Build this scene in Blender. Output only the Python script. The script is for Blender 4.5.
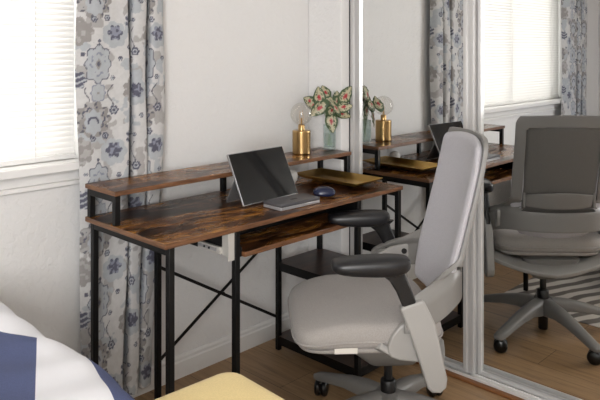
import bpy, bmesh, math, random
from mathutils import Vector, Matrix
random.seed(7)
SC = bpy.context.scene
for o in list(bpy.data.objects): bpy.data.objects.remove(o)
COL = SC.collection

# ------------------------------------------------------------ camera
CAM_Z = 1.3209
cam = bpy.data.cameras.new('camera'); co = bpy.data.objects.new('camera', cam); COL.objects.link(co)
co.location = (0, 0, CAM_Z)
co.rotation_euler = (math.radians(90), 0, math.radians(-45.2424))
cam.sensor_width = 36; cam.lens = 36*676.97/600
cam.shift_x = (300-287.33)/600; cam.shift_y = -(200-48.28)/600
cam.clip_start = 0.02
SC.camera = co

# ------------------------------------------------------------ world, daylight and added fill, exposure
w = bpy.data.worlds.new('world'); SC.world = w; w.use_nodes = True
w.node_tree.nodes['Background'].inputs[0].default_value = (0.93, 0.96, 1, 1)
w.node_tree.nodes['Background'].inputs[1].default_value = 1.3
def area(name, loc, rot, sx, sy, power, col=(1, 1, 1)):
    l = bpy.data.lights.new(name, 'AREA'); l.shape = 'RECTANGLE'; l.size = sx; l.size_y = sy; l.energy = power; l.color = col
    o = bpy.data.objects.new(name, l); COL.objects.link(o); o.location = loc; o.rotation_euler = rot; return o
R = math.radians
area('daylight_window_back', (0.41, 2.50, 1.52), (R(-90), 0, 0), 1.75, 1.3, 26, (1.0, 0.995, 0.99))     # outside the blind, shining in
area('fill_light_left', (-1.30, -0.95, 1.45), (0, R(-90), 0), 1.5, 1.5, 112, (1.0, 0.99, 0.98))    # added fill light, outside the added left window opening
area('ceiling_fill_light', (-0.35, -1.1, 2.33), (0, 0, 0), 0.5, 0.5, 16, (1.0, 0.95, 0.90))                 # added top fill, below the added ceiling fixture
SC.view_settings.view_transform = 'Standard'; SC.view_settings.look = 'None'
SC.view_settings.gamma = 1; SC.view_settings.use_curve_mapping = False
SC.view_settings.exposure = 0.33

# ------------------------------------------------------------ materials
def srgb(h):
    h = h.lstrip('#'); v = [int(h[i:i+2], 16)/255 for i in (0, 2, 4)]
    return tuple((c/12.92 if c <= .04045 else ((c+.055)/1.055)**2.4) for c in v)+(1,)
def mat(name, col, rough=.5, metal=0, **kw):
    m = bpy.data.materials.new(name); m.use_nodes = True
    b = m.node_tree.nodes['Principled BSDF']
    b.inputs['Base Color'].default_value = srgb(col) if isinstance(col, str) else col
    b.inputs['Roughness'].default_value = rough; b.inputs['Metallic'].default_value = metal
    for k, v in kw.items(): b.inputs[k.replace('_', ' ')].default_value = v
    return m
def nd(m, t, **kw):
    n = m.node_tree.nodes.new(t)
    for k, v in kw.items(): setattr(n, k, v)
    return n
def lk(m, a, b): m.node_tree.links.new(a, b)
def coords(m, scale=(1, 1, 1), rot=(0, 0, 0), src='Object'):
    tc = nd(m, 'ShaderNodeTexCoord'); mp = nd(m, 'ShaderNodeMapping')
    mp.inputs['Scale'].default_value = scale; mp.inputs['Rotation'].default_value = rot
    lk(m, tc.outputs[src], mp.inputs[0]); return mp.outputs[0]
def noise(m, vec, scale, detail=4, rough=.5, dist=0):
    n = nd(m, 'ShaderNodeTexNoise'); n.inputs['Scale'].default_value = scale; n.inputs['Detail'].default_value = detail
    n.inputs['Roughness'].default_value = rough; n.inputs['Distortion'].default_value = dist
    if vec: lk(m, vec, n.inputs['Vector'])
    return n.outputs['Fac']
def ramp(m, fac, stops, interp='LINEAR'):
    r = nd(m, 'ShaderNodeValToRGB'); cr = r.color_ramp; cr.interpolation = interp
    while len(cr.elements) < len(stops): cr.elements.new(.5)
    for e, (p, c) in zip(cr.elements, stops):
        e.position = p; e.color = srgb(c) if isinstance(c, str) else c
    lk(m, fac, r.inputs[0]); return r.outputs[0]
def bump(m, fac, strength, dist=.01):
    b = nd(m, 'ShaderNodeBump'); b.inputs['Strength'].default_value = strength; b.inputs['Distance'].default_value = dist
    lk(m, fac, b.inputs['Height']); lk(m, b.outputs[0], m.node_tree.nodes['Principled BSDF'].inputs['Normal'])
def base(m, out): lk(m, out, m.node_tree.nodes['Principled BSDF'].inputs['Base Color'])
def mixc(m, fac, a, b, mode='MIX'):
    n = nd(m, 'ShaderNodeMix', data_type='RGBA', blend_type=mode)
    if isinstance(fac, float): n.inputs[0].default_value = fac
    else: lk(m, fac, n.inputs[0])
    for k, v in ((6, a), (7, b)):
        if hasattr(v, 'links'): lk(m, v, n.inputs[k])
        else: n.inputs[k].default_value = srgb(v)
    return n.outputs[2]
def mathn(m, op, a, b=None):
    n = nd(m, 'ShaderNodeMath', operation=op)
    for k, v in ((0, a), (1, b)):
        if v is None: continue
        if isinstance(v, (int, float)): n.inputs[k].default_value = v
        else: lk(m, v, n.inputs[k])
    return n.outputs[0]

M = {}
# plaster with knock-down texture
m = M['wall'] = mat('plaster', '#e4e3e2', .62)
v = coords(m)
a = noise(m, v, 34, 5, .55, .6); bq = noise(m, v, 70, 3, .5)
hgt = mathn(m, 'ADD', ramp(m, a, [(.42, (0, 0, 0, 1)), (.56, (1, 1, 1, 1))]), mathn(m, 'MULTIPLY', bq, .5))
bump(m, hgt, .30, .004)
M['wall_grey'] = mat('dimming_wall_grey', '#8b8985', .7)  # for the unseen front wall, darkened to cut the bounced light
M['ceiling'] = mat('ceiling_paint', '#eeece8', .8)
M['trim'] = mat('white_gloss_paint', '#e6e5e3', .35)
M['sill'] = mat('sill_paint', '#e9e8e6', .3)
# floor planks
m = M['floor'] = mat('oak_planks', '#a88a68', .42)
v = coords(m, rot=(0, 0, R(90)))
br = nd(m, 'ShaderNodeTexBrick'); lk(m, v, br.inputs['Vector'])
br.inputs['Scale'].default_value = 1; br.inputs['Brick Width'].default_value = 1.25; br.inputs['Row Height'].default_value = .185
br.inputs['Mortar Size'].default_value = .0012; br.inputs['Mortar Smooth'].default_value = .2; br.inputs['Bias'].default_value = 0
br.inputs['Color1'].default_value = srgb('#bb9d79'); br.inputs['Color2'].default_value = srgb('#a98b68'); br.inputs['Mortar'].default_value = srgb('#54402c')
v2 = coords(m, (14, 1.1, 1)); g = noise(m, v2, 3.2, 8, .62, .9)
gr = ramp(m, g, [(.28, '#a09184'), (.5, '#ddd5cb'), (.75, '#f6eee4')])
base(m, mixc(m, .85, br.outputs['Color'], gr, 'MULTIPLY'))
bump(m, g, .08, .002)
# rustic board
def rustic(name, horizontal_x=True, edge=False):
    m = mat(name, '#6a4328', .3, Specular_IOR_Level=.3)
    sc = (1.7, 4.6, 4.6)
    v = coords(m, sc)
    n1 = noise(m, v, 2.1, 7, .62, 1.1)
    n2 = noise(m, coords(m, (2, 26, 26)), 3.5, 6, .6, .5)
    n3 = noise(m, coords(m, (1.3, 3.0, 3.0)), 4.2, 4, .5, .8)
    c = ramp(m, n1, [(.30, '#20140e'), (.42, '#4c2f1e'), (.51, '#84562c'), (.61, '#b8833d'), (.78, '#cf9c55')])
    f = ramp(m, n2, [(.30, '#6e5a4c'), (.62, '#ffffff')])
    c = mixc(m, .8, c, f, 'MULTIPLY')
    d = ramp(m, n3, [(.36, '#3d2c24'), (.5, '#ffffff')])
    c = mixc(m, .85, c, d, 'MULTIPLY')
    c = mixc(m, 1.0, c, '#e6e1de', 'MULTIPLY')
    base(m, c)
    rr = ramp(m, n1, [(.3, (.34,)*3+(1,)), (.7, (.22,)*3+(1,))])
    lk(m, rr, m.node_tree.nodes['Principled BSDF'].inputs['Roughness'])
    return m
M['rustic'] = rustic('rustic_board')
m = M['edge'] = mat('board_edge', '#8a5a3c', .4)
base(m, ramp(m, noise(m, coords(m, (3, 3, 40)), 4, 5, .6), [(.3, '#4a301f'), (.7, '#845a3a')]))
m = M['dark_board'] = mat('dark_shelf_board', '#3a2a24', .35)
base(m, ramp(m, noise(m, coords(m, (2, 9, 9)), 3, 5, .6, .8), [(.3, '#1b1210'), (.55, '#37241c'), (.8, '#5a3a28')]))
M['steel'] = mat('black_powder_steel', '#070708', .45, 0, Specular_IOR_Level=.3)
M['zinc'] = mat('zinc', '#cfccc6', .35, .35)
M['alu'] = mat('brushed_aluminium', '#c9c8c7', .28, .85)
M['white_alu'] = mat('white_aluminium', '#c3c2c1', .3, .3)
M['track'] = mat('track_white', '#dedddb', .35, .2)
M['gap'] = mat('matte_dark', '#2a2a2b', .6)
M['threshold'] = mat('threshold_wood', '#7a4f2c', .5)
m = M['mirror'] = mat('mirror_silver', (.79, .80, .795, 1), .0, 1)
# fabric
def fabric(name, col, sc=420, var=.12):
    m = mat(name, col, .85, **{'Sheen_Weight': .15})
    n = noise(m, coords(m), sc, 2, .6)
    lo = Vector(srgb(col)[:3])*(1-var); hi = Vector(srgb(col)[:3])*(1+var)
    base(m, ramp(m, n, [(.35, tuple(lo)+(1,)), (.65, tuple(min(1, x) for x in hi)+(1,))]))
    bump(m, n, .25, .001); return m
M['seat_fabric'] = fabric('seat_fabric', '#9b9692')
M['back_fabric'] = fabric('back_fabric', '#b1afb4')
M['mesh'] = fabric('charcoal_mesh', '#65625f', 700, .2)
M['grey_plastic'] = mat('light_grey_plastic', '#9a9895', .42)
M['grey_plastic2'] = mat('mid_grey_plastic', '#7b7976', .42)
M['black_plastic'] = mat('black_plastic', '#0d0d0f', .4)
M['pad'] = mat('soft_black_pad', '#131316', .38)
M['caster'] = mat('caster_black', '#0a0a0b', .35)
M['tagm'] = mat('pale_label', '#d8d4cc', .6)
m = M['gold'] = mat('brushed_brass', '#b89868', .28, 1)
M['tray'] = mat('antique_brass', '#c8a152', .38, 1)
M['tray_dark'] = mat('dark_bronze', '#2a2119', .45, .5)
M['screen'] = mat('tablet_glass', '#0c0c0d', .08, 0, Specular_IOR_Level=.22)
M['tablet'] = mat('platinum_metal', '#a9a9ab', .35, .7)
M['device'] = mat('grey_device', '#58575a', .45, .2)
M['device_side'] = mat('device_side', '#b4b4b6', .3, .5)
M['navy'] = mat('navy_gloss', '#18203c', .25)
M['white_plastic'] = mat('white_plastic', '#e4e2de', .3)
M['velvet'] = fabric('yellow_velvet', '#e4cd92', 260, .05)
M['legwood'] = mat('dark_leg_wood', '#2a1c14', .4)
M['mattress'] = fabric('mattress_white', '#dcdad6', 200, .04)
m = M['slat'] = mat('blind_slat', '#f7f6f3', .5)
b = m.node_tree.nodes['Principled BSDF']
tr = nd(m, 'ShaderNodeBsdfTranslucent'); tr.inputs[0].default_value = (.96, .95, .93, 1)
mx = nd(m, 'ShaderNodeMixShader'); mx.inputs[0].default_value = .085
lk(m, b.outputs[0], mx.inputs[1]); lk(m, tr.outputs[0], mx.inputs[2]); lk(m, mx.outputs[0], m.node_tree.nodes['Material Output'].inputs[0])
M['stem'] = mat('stem_green', '#8a9a70', .5)
def glass(name, tint, gl=.08, milk=0, mc=(1, 1, 1, 1)):
    m = bpy.data.materials.new(name); m.use_nodes = True; nt = m.node_tree; nt.nodes.clear()
    o = nd(m, 'ShaderNodeOutputMaterial'); t = nd(m, 'ShaderNodeBsdfTransparent'); t.inputs[0].default_value = tint
    g = nd(m, 'ShaderNodeBsdfGlossy'); g.inputs['Roughness'].default_value = .03
    lw = nd(m, 'ShaderNodeLayerWeight'); lw.inputs[0].default_value = .35
    r = nd(m, 'ShaderNodeMath', operation='MULTIPLY_ADD'); lk(m, lw.outputs['Facing'], r.inputs[0]); r.inputs[1].default_value = .32; r.inputs[2].default_value = gl
    x = nd(m, 'ShaderNodeMixShader'); lk(m, r.outputs[0], x.inputs[0]); lk(m, t.outputs[0], x.inputs[1]); lk(m, g.outputs[0], x.inputs[2])
    out = x.outputs[0]
    if milk:
        d = nd(m, 'ShaderNodeBsdfDiffuse'); d.inputs[0].default_value = mc; y = nd(m, 'ShaderNodeMixShader'); y.inputs[0].default_value = milk
        lk(m, out, y.inputs[1]); lk(m, d.outputs[0], y.inputs[2]); out = y.outputs[0]
    lk(m, out, o.inputs[0]); return m
M['bulb_glass'] = glass('clear_bulb_glass', (.97, .96, .94, 1), .05)
M['vase_glass'] = glass('pale_green_glass', (.95, .985, .98, 1), .06, .10, (.68, .82, .79, 1))
m = M['filament'] = mat('filament', '#d9b070', .3, .9)
def attr_mat(name, rough, trans=0.0, var=0):
    m = mat(name, '#ffffff', rough); a = nd(m, 'ShaderNodeAttribute', attribute_name='Col'); base(m, a.outputs['Color'])
    if trans:
        t = nd(m, 'ShaderNodeBsdfTranslucent'); lk(m, a.outputs['Color'], t.inputs[0])
        x = nd(m, 'ShaderNodeMixShader'); x.inputs[0].default_value = trans
        lk(m, m.node_tree.nodes['Principled BSDF'].outputs[0], x.inputs[1]); lk(m, t.outputs[0], x.inputs[2])
        lk(m, x.outputs[0], m.node_tree.nodes['Material Output'].inputs[0])
    return m
M['curtain'] = attr_mat('printed_curtain', .85, .04)
m = M['duvet'] = mat('striped_duvet', '#e6e6ea', .85)
tc = nd(m, 'ShaderNodeTexCoord'); sp = nd(m, 'ShaderNodeSeparateXYZ'); lk(m, tc.outputs['Object'], sp.inputs[0])
X_, Y_ = sp.outputs['X'], sp.outputs['Y']
def side(kx, ky, c):      # 1 where kx*X + ky*Y > c
    return mathn(m, 'GREATER_THAN', mathn(m, 'ADD', mathn(m, 'MULTIPLY', X_, kx), mathn(m, 'MULTIPLY', Y_, ky)), c)
patch = mathn(m, 'MULTIPLY', side(-1, .48, -(.752-.48*1.617)), side(-1.8, -1, -(1.711+1.8*.70)))
band = side(1, -.29, .806-.29*1.47)
navy_mask = mathn(m, 'MAXIMUM', patch, band)
nz = noise(m, coords(m), 500, 2)
navy_c = ramp(m, nz, [(.3, '#424a6c'), (.7, '#505a80')])
base(m, mixc(m, navy_mask, '#dcdce0', navy_c)); bump(m, nz, .15, .001)
M['leaf'] = attr_mat('caladium_leaf', .4, .15)
# striped rug
m = M['rug'] = mat('striped_rug', '#cfcac2', .95)
v = coords(m, rot=(0, 0, R(-111)))
wv = nd(m, 'ShaderNodeTexWave', wave_type='BANDS', bands_direction='X'); lk(m, v, wv.inputs['Vector'])
wv.inputs['Scale'].default_value = 3.7; wv.inputs['Distortion'].default_value = 1.6; wv.inputs['Detail'].default_value = 3; wv.inputs['Detail Scale'].default_value = 1.5
base(m, ramp(m, wv.outputs['Fac'], [(.35, '#726d69'), (.62, '#d6d1ca')]))
bump(m, noise(m, v, 300, 2), .5, .004)

# ------------------------------------------------------------ mesh helpers
def obj(name, bm, material, parent=None, smooth=False, bevel=0, seg=2, sub=0, solid=0, angle=35, mods=True):
    me = bpy.data.meshes.new(name); bmesh.ops.recalc_face_normals(bm, faces=bm.faces); bm.to_mesh(me); bm.free()
    o = bpy.data.objects.new(name, me); COL.objects.link(o)
    for x in (material if isinstance(material, (list, tuple)) else [material]): me.materials.append(x)
    if parent: o.parent = parent
    if solid:
        s = o.modifiers.new('solid', 'SOLIDIFY'); s.thickness = solid; s.offset = 0
    if bevel:
        b = o.modifiers.new('bevel', 'BEVEL'); b.width = bevel; b.segments = seg; b.limit_method = 'ANGLE'; b.angle_limit = R(angle)
    if sub:
        s = o.modifiers.new('sub', 'SUBSURF'); s.levels = sub; s.render_levels = sub
    if smooth or bevel or sub:
        for p in me.polygons: p.use_smooth = True
        try: me.set_sharp_from_angle(angle=R(50))
        except Exception: pass
    return o
def B(): return bmesh.new()
def box(bm, x0, x1, y0, y1, z0, z1, mi=0, mtx=None):
    P = [(x0, y0, z0), (x1, y0, z0), (x1, y1, z0), (x0, y1, z0), (x0, y0, z1), (x1, y0, z1), (x1, y1, z1), (x0, y1, z1)]
    vs = [bm.verts.new(mtx @ Vector(p) if mtx else p) for p in P]
    for f in ((0, 3, 2, 1), (4, 5, 6, 7), (0, 1, 5, 4), (1, 2, 6, 5), (2, 3, 7, 6), (3, 0, 4, 7)):
        bm.faces.new([vs[i] for i in f]).material_index = mi
    return bm
def bx(*a, **k): return box(B(), *a, **k)
def frame(p, q, up=Vector((0, 0, 1))):
    d = (q-p).normalized(); s = d.cross(up)
    if s.length < 1e-4: s = d.cross(Vector((0, 1, 0)))
    s.normalize(); return d, s, s.cross(d)
def bar(bm, p, q, w, h):
    p, q = Vector(p), Vector(q); d, s, u = frame(p, q)
    vs = [bm.verts.new(c+s*(a*w/2)+u*(b_*h/2)) for c in (p, q) for a, b_ in ((-1, -1), (1, -1), (1, 1), (-1, 1))]
    for f in ((0, 1, 2, 3), (7, 6, 5, 4), (0, 4, 5, 1), (1, 5, 6, 2), (2, 6, 7, 3), (3, 7, 4, 0)): bm.faces.new([vs[i] for i in f])
    return bm
def tube(bm, pts, rad, n=10, cap=True):
    pts = [Vector(p) for p in pts]; rings = []
    for i, p in enumerate(pts):
        a = pts[max(0, i-1)]; b_ = pts[min(len(pts)-1, i+1)]; d, s, u = frame(a, b_)
        r = rad[i] if isinstance(rad, (list, tuple)) else rad
        rings.append([bm.verts.new(p+(s*math.cos(2*math.pi*k/n)+u*math.sin(2*math.pi*k/n))*r) for k in range(n)])
    for A, C in zip(rings, rings[1:]):
        for k in range(n): bm.faces.new((A[k], A[(k+1) % n], C[(k+1) % n], C[k]))
    if cap: bm.faces.new(rings[0][::-1]); bm.faces.new(rings[-1])
    return bm
def lathe(bm, prof, n=32, c=(0, 0, 0), axis='Z'):
    rings = []
    for r, z in prof:
        ring = []
        for k in range(n):
            a = 2*math.pi*k/n
            p = (r*math.cos(a), r*math.sin(a), z)
            if axis == 'Y': p = (p[0], p[2], p[1])
            if axis == 'X': p = (p[2], p[0], p[1])
            ring.append(bm.verts.new(Vector(p)+Vector(c)))
        rings.append(ring)
    for A, C in zip(rings, rings[1:]):
        for k in range(n): bm.faces.new((A[k], A[(k+1) % n], C[(k+1) % n], C[k]))
    bm.faces.new(rings[0][::-1]); bm.faces.new(rings[-1]); return bm
def loft(bm, rings, cap=True):
    R_ = [[bm.verts.new(p) for p in r] for r in rings]; n = len(R_[0])
    for A, C in zip(R_, R_[1:]):
        for k in range(n): bm.faces.new((A[k], A[(k+1) % n], C[(k+1) % n], C[k]))
    if cap: bm.faces.new(R_[0][::-1]); bm.faces.new(R_[-1])
    return bm
def grid(bm, f, nu, nv, skip=None):
    V = [[bm.verts.new(f(i/nu, j/nv)) for j in range(nv+1)] for i in range(nu+1)]
    for i in range(nu):
        for j in range(nv):
            if skip and skip((i+.5)/nu, (j+.5)/nv): continue
            bm.faces.new((V[i][j], V[i+1][j], V[i+1][j+1], V[i][j+1]))
    loose = [v for v in bm.verts if not v.link_faces]
    for v in loose: bm.verts.remove(v)
    return bm
def prism(bm, poly, t0, t1, fn):
    A = [bm.verts.new(fn(a, b_, t0)) for a, b_ in poly]; C = [bm.verts.new(fn(a, b_, t1)) for a, b_ in poly]
    bm.faces.new(A[::-1]); bm.faces.new(C); n = len(poly)
    for k in range(n): bm.faces.new((A[k], A[(k+1) % n], C[(k+1) % n], C[k]))
    return bm
def tag(o, label, cat, group=None):
    o['label'] = label; o['category'] = cat
    if group: o['group'] = group
    return o
def struct(o, label=None):
    o['kind'] = 'structure'
    if label: o['label'] = label
    return o
def thing(name, label, cat, loc=(0, 0, 0), rz=0, group=None):
    o = bpy.data.objects.new(name, None); COL.objects.link(o); o.empty_display_size = .1
    o.location = loc; o.rotation_euler = (0, 0, rz); return tag(o, label, cat, group)
def paint(o, fn):
    me = o.data; ca = me.color_attributes.new('Col', 'FLOAT_COLOR', 'POINT')
    buf = []
    for i in range(len(me.vertices)): buf.extend(fn(i))
    ca.data.foreach_set('color', buf)
def lerp(a, b_, t): return a+(b_-a)*t
def sst(a, b_, x):
    t = min(1, max(0, (x-a)/(b_-a))); return t*t*(3-2*t)
def interp(tab, x):
    if x <= tab[0][0]: return tab[0][1]
    for (a, va), (b_, vb) in zip(tab, tab[1:]):
        if x <= b_: return lerp(va, vb, (x-a)/(b_-a))
    return tab[-1][1]

# ------------------------------------------------------------ room shell
WX0, WX1, WZ0, WZ1 = -0.38, 1.20, 0.925, 2.08       # back window
YB, XL, YF, ZC = 2.2265, -1.12, -2.4, 2.45
XS = 2.387                                           # face of right wall stub
CY0, CY1, CZ = 0.75, 2.018, 2.08                     # closet opening
bm = B()
box(bm, XL-.12, WX0, YB, YB+.12, 0, ZC); box(bm, WX1, XS+.3, YB, YB+.12, 0, ZC)
box(bm, WX0, WX1, YB, YB+.12, 0, WZ0-.03); box(bm, WX0, WX1, YB, YB+.12, WZ1, ZC)
struct(obj('wall_back', bm, M['wall']))
bm = B()
box(bm, XS, XS+.12, CY1, YB, 0, ZC); box(bm, XS, XS+.12, YF, CY0, 0, ZC); box(bm, XS, XS+.12, CY0, CY1, CZ, ZC)
struct(obj('wall_right', bm, M['wall'], bevel=.004))
LY0, LY1, LZ0, LZ1 = -1.75, -.15, .75, 2.15
bm = B()
box(bm, XL-.12, XL, LY1, YB, 0, ZC); box(bm, XL-.12, XL, YF, LY0, 0, ZC); box(bm, XL-.12, XL, LY0, LY1, 0, LZ0); box(bm, XL-.12, XL, LY0, LY1, LZ1, ZC)
struct(obj('wall_left', bm, M['wall']))
struct(obj('wall_front', bx(XL-.12, XS+.12, YF-.12, YF, 0, ZC), M['wall_grey']))
struct(obj('floor', bx(XL-.12, XS+.7, YF-.12, YB+.12, -.1, 0), M['floor']))
struct(obj('ceiling', bx(XL-.12, XS+.7, YF-.12, YB+.12, ZC, ZC+.1), M['ceiling']))
struct(obj('wall_closet', bx(XS+.6, XS+.7, CY0-.1, YB+.1, 0, ZC), M['wall']), 'back wall of the closet behind the mirror doors')
def skirting(name, p, q, nrm, h=.088):
    p, q, nrm = Vector(p), Vector(q), Vector(nrm)
    prof = [(0, 0), (.014, 0), (.014, h*.72), (.010, h*.78), (.010, h*.9), (.005, h), (0, h)]
    bm = B(); loft(bm, [[c+nrm*a+Vector((0, 0, z)) for a, z in prof] for c in (p, q)])
    return struct(obj(name, bm, M['trim']))
skirting('baseboard_back', (XL, YB, 0), (XS, YB, 0), (0, -1, 0))
skirting('baseboard_right', (XS, CY1, 0), (XS, YB-.014, 0), (-1, 0, 0))
skirting('baseboard_left', (XL, YF, 0), (XL, YB-.014, 0), (1, 0, 0))
skirting('baseboard_front', (XL+.014, YF, 0), (XS, YF, 0), (0, 1, 0))

# back window: reveal, sill, sash
wn = bpy.data.objects.new('window_1', None); COL.objects.link(wn); struct(wn, 'white window behind the closed blind above the bed')
bm = B()
fy0, fy1 = YB+.075, YB+.115
for a, b_, c_, d_ in ((WX0, WX0+.06, WZ0, WZ1), (WX1-.06, WX1, WZ0, WZ1), (WX0+.06, WX1-.06, WZ0, WZ0+.06), (WX0+.06, WX1-.06, WZ1-.06, WZ1), (.42, .47, WZ0+.06, WZ1-.06)):
    box(bm, a, b_, fy0, fy1, c_, d_)
obj('window_frame', bm, M['trim'], wn, bevel=.004)
obj('window_pane', bx(WX0+.055, WX1-.055, fy0+.017, fy0+.021, WZ0+.055, WZ1-.055), M['bulb_glass'], wn)
bm = B(); box(bm, WX0-.06, WX1+.06, YB-.046, YB, WZ0-.03, WZ0); box(bm, WX0, WX1, YB, fy0, WZ0-.03, WZ0)
obj('window_sill', bm, M['sill'], wn, bevel=.005, seg=3)
bm = B(); box(bm, WX0-.045, WX1+.045, YB-.006, YB, WZ0-.068, WZ0-.03); box(bm, WX0-.05, WX1+.05, YB-.016, YB, WZ0-.085, WZ0-.068)
obj('window_apron', bm, M['sill'], wn, bevel=.003)
# unseen window added behind the viewer to let in the fill light
wn = bpy.data.objects.new('fill_window', None); COL.objects.link(wn); struct(wn, 'unseen window added in the left wall for the fill light')
bm = B()
for a, b_, c_, d_ in ((LY0, LY0+.05, LZ0, LZ1), (LY1-.05, LY1, LZ0, LZ1), (LY0+.05, LY1-.05, LZ0, LZ0+.05), (LY0+.05, LY1-.05, LZ1-.05, LZ1)):
    box(bm, XL-.1, XL-.05, a, b_, c_, d_)
obj('window_frame', bm, M['trim'], wn, bevel=.004)

# blind: slats as one surface of the blind
t = thing('window_blind', 'white horizontal slat blind, fully lowered over the bright window above the bed', 'blind', (0, 0, 0))
bm = B(); n = int((WZ1-.04-WZ0-.03)/.0195); ang = R(70)
for i in range(n):
    z = WZ0+.035+i*.0195; y = YB+.033; w_ = .0125
    pts = []
    for s in (-1, -.5, 0, .5, 1):
        dy = w_*s*math.cos(ang); dz = w_*s*math.sin(ang); bow = .0022*(1-s*s)
        pts.append((y+dy-bow*math.sin(ang), z+dz*1.0+bow*math.cos(ang)))
    A = [bm.verts.new((WX0+.012, a, b_)) for a, b_ in pts]; C = [bm.verts.new((WX1-.012, a, b_)) for a, b_ in pts]
    for k in range(4): bm.faces.new((A[k], A[k+1], C[k+1], C[k]))
obj('slats', bm, M['slat'], t, smooth=True)
obj('bottom_rail', bx(WX0+.01, WX1-.01, YB+.022, YB+.044, WZ0+.002, WZ0+.020), M['sill'], t, bevel=.004)
obj('head_rail', bx(WX0+.005, WX1-.005, YB+.014, YB+.052, WZ1-.04, WZ1-.001), M['sill'], t, bevel=.003)
bm = B()
for x in (WX0+.16, .44, WX1-.16): obj('ladder_cord', bar(B(), (x, YB+.0195, WZ0+.01), (x, YB+.0195, WZ1-.04), .0015, .0015), M['sill'], t)

# closet: mirror doors, track
M1, M2 = 2.4588, 2.4845
def mirror_door(name, y0, y1, x, sw0, sw1, label):
    t = bpy.data.objects.new(name, None); COL.objects.link(t); struct(t, label)
    obj('mirror', bx(x, x+.005, y0+sw0-.004, y1-sw1+.004, .022, CZ-.05), M['mirror'], t)
    for a, b_ in ((y0, y0+sw0), (y1-sw1, y1)):
        wd = b_-a; bm = B()
        prof = [(-.012, 0), (-.012, wd*.28), (-.007, wd*.36), (-.007, wd*.62), (-.013, wd*.7), (-.013, wd), (.014, wd), (.014, 0)]
        loft(bm, [[(x+px, a+py, z) for px, py in prof] for z in (.012, CZ-.012)])
        obj('stile', bm, M['white_alu'], t, bevel=.0012)
    for z0, z1 in ((.010, .026), (CZ-.055, CZ-.014)):
        obj('rail', bx(x-.010, x+.012, y0+sw0, y1-sw1, z0, z1), M['white_alu'], t, bevel=.002)
    return t
mirror_door('door_1', 1.378, 2.013, M1, .046, .054, 'left mirrored sliding closet door in a white metal frame')
mirror_door('door_2', .757, 1.405, M2+.0, .046, .046, 'right mirrored sliding closet door in a white metal frame, reflecting the chair back')
bm = B()
for x0, x1, h in ((2.418, 2.424, .020), (2.424, 2.50, .006), (2.468, 2.4715, .010), (2.497, 2.503, .02)): box(bm, x0, x1, CY0, CY1, 0, h)
struct(obj('trim_1', bm, M['track']), 'white metal floor track of the closet doors')
struct(obj('trim_2', bx(2.392, 2.418, CY0, CY1, 0, .012), M['threshold'], bevel=.004), 'brown wooden threshold strip in front of the closet track')
struct(obj('trim_4', bx(2.444, 2.4545, 2.0135, CY1, 0, CZ-.012), M['gap']), 'dark strip painting the shaded gap beside the left mirror door')  # dark strip stands in for the shade inside the open gap
struct(obj('trim_3', bx(2.42, 2.505, CY0, CY1, CZ-.012, CZ), M['track']), 'top track of the closet doors')

# ------------------------------------------------------------ curtains
def hsh(i, j): 
    x = math.sin(i*127.1+j*311.7)*43758.5453; return x-math.floor(x)
def vn(x, y):
    i, j = math.floor(x), math.floor(y); fx, fy = x-i, y-j; fx = fx*fx*(3-2*fx); fy = fy*fy*(3-2*fy)
    return lerp(lerp(hsh(i, j), hsh(i+1, j), fx), lerp(hsh(i, j+1), hsh(i+1, j+1), fx), fy)
C_ = {k: srgb(v)[:3] for k, v in dict(white='#cfcecd', pale='#b0b5ba', mid='#838798', navy='#414258', dark='#504f5a', taupe='#8f8b88', taupe2='#aaa7a5', line='#45475a').items()}
def ogee(dx, dy, w, h):
    # signed measure of a scalloped pointed medallion: <1 inside
    a = math.atan2(dy/h, dx/w); r = math.hypot(dx/w, dy/h)
    e = 1 + .10*math.cos(8*a) + .14*abs(math.sin(a))**8 - .05*math.cos(4*a)
    return r/e
def flower(dx, dy, s, petals, depth, ph=0):
    a = math.atan2(dy, dx); r = math.hypot(dx, dy)/s
    return r/(1-depth+depth*abs(math.cos(petals*a/2+ph)))
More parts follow.
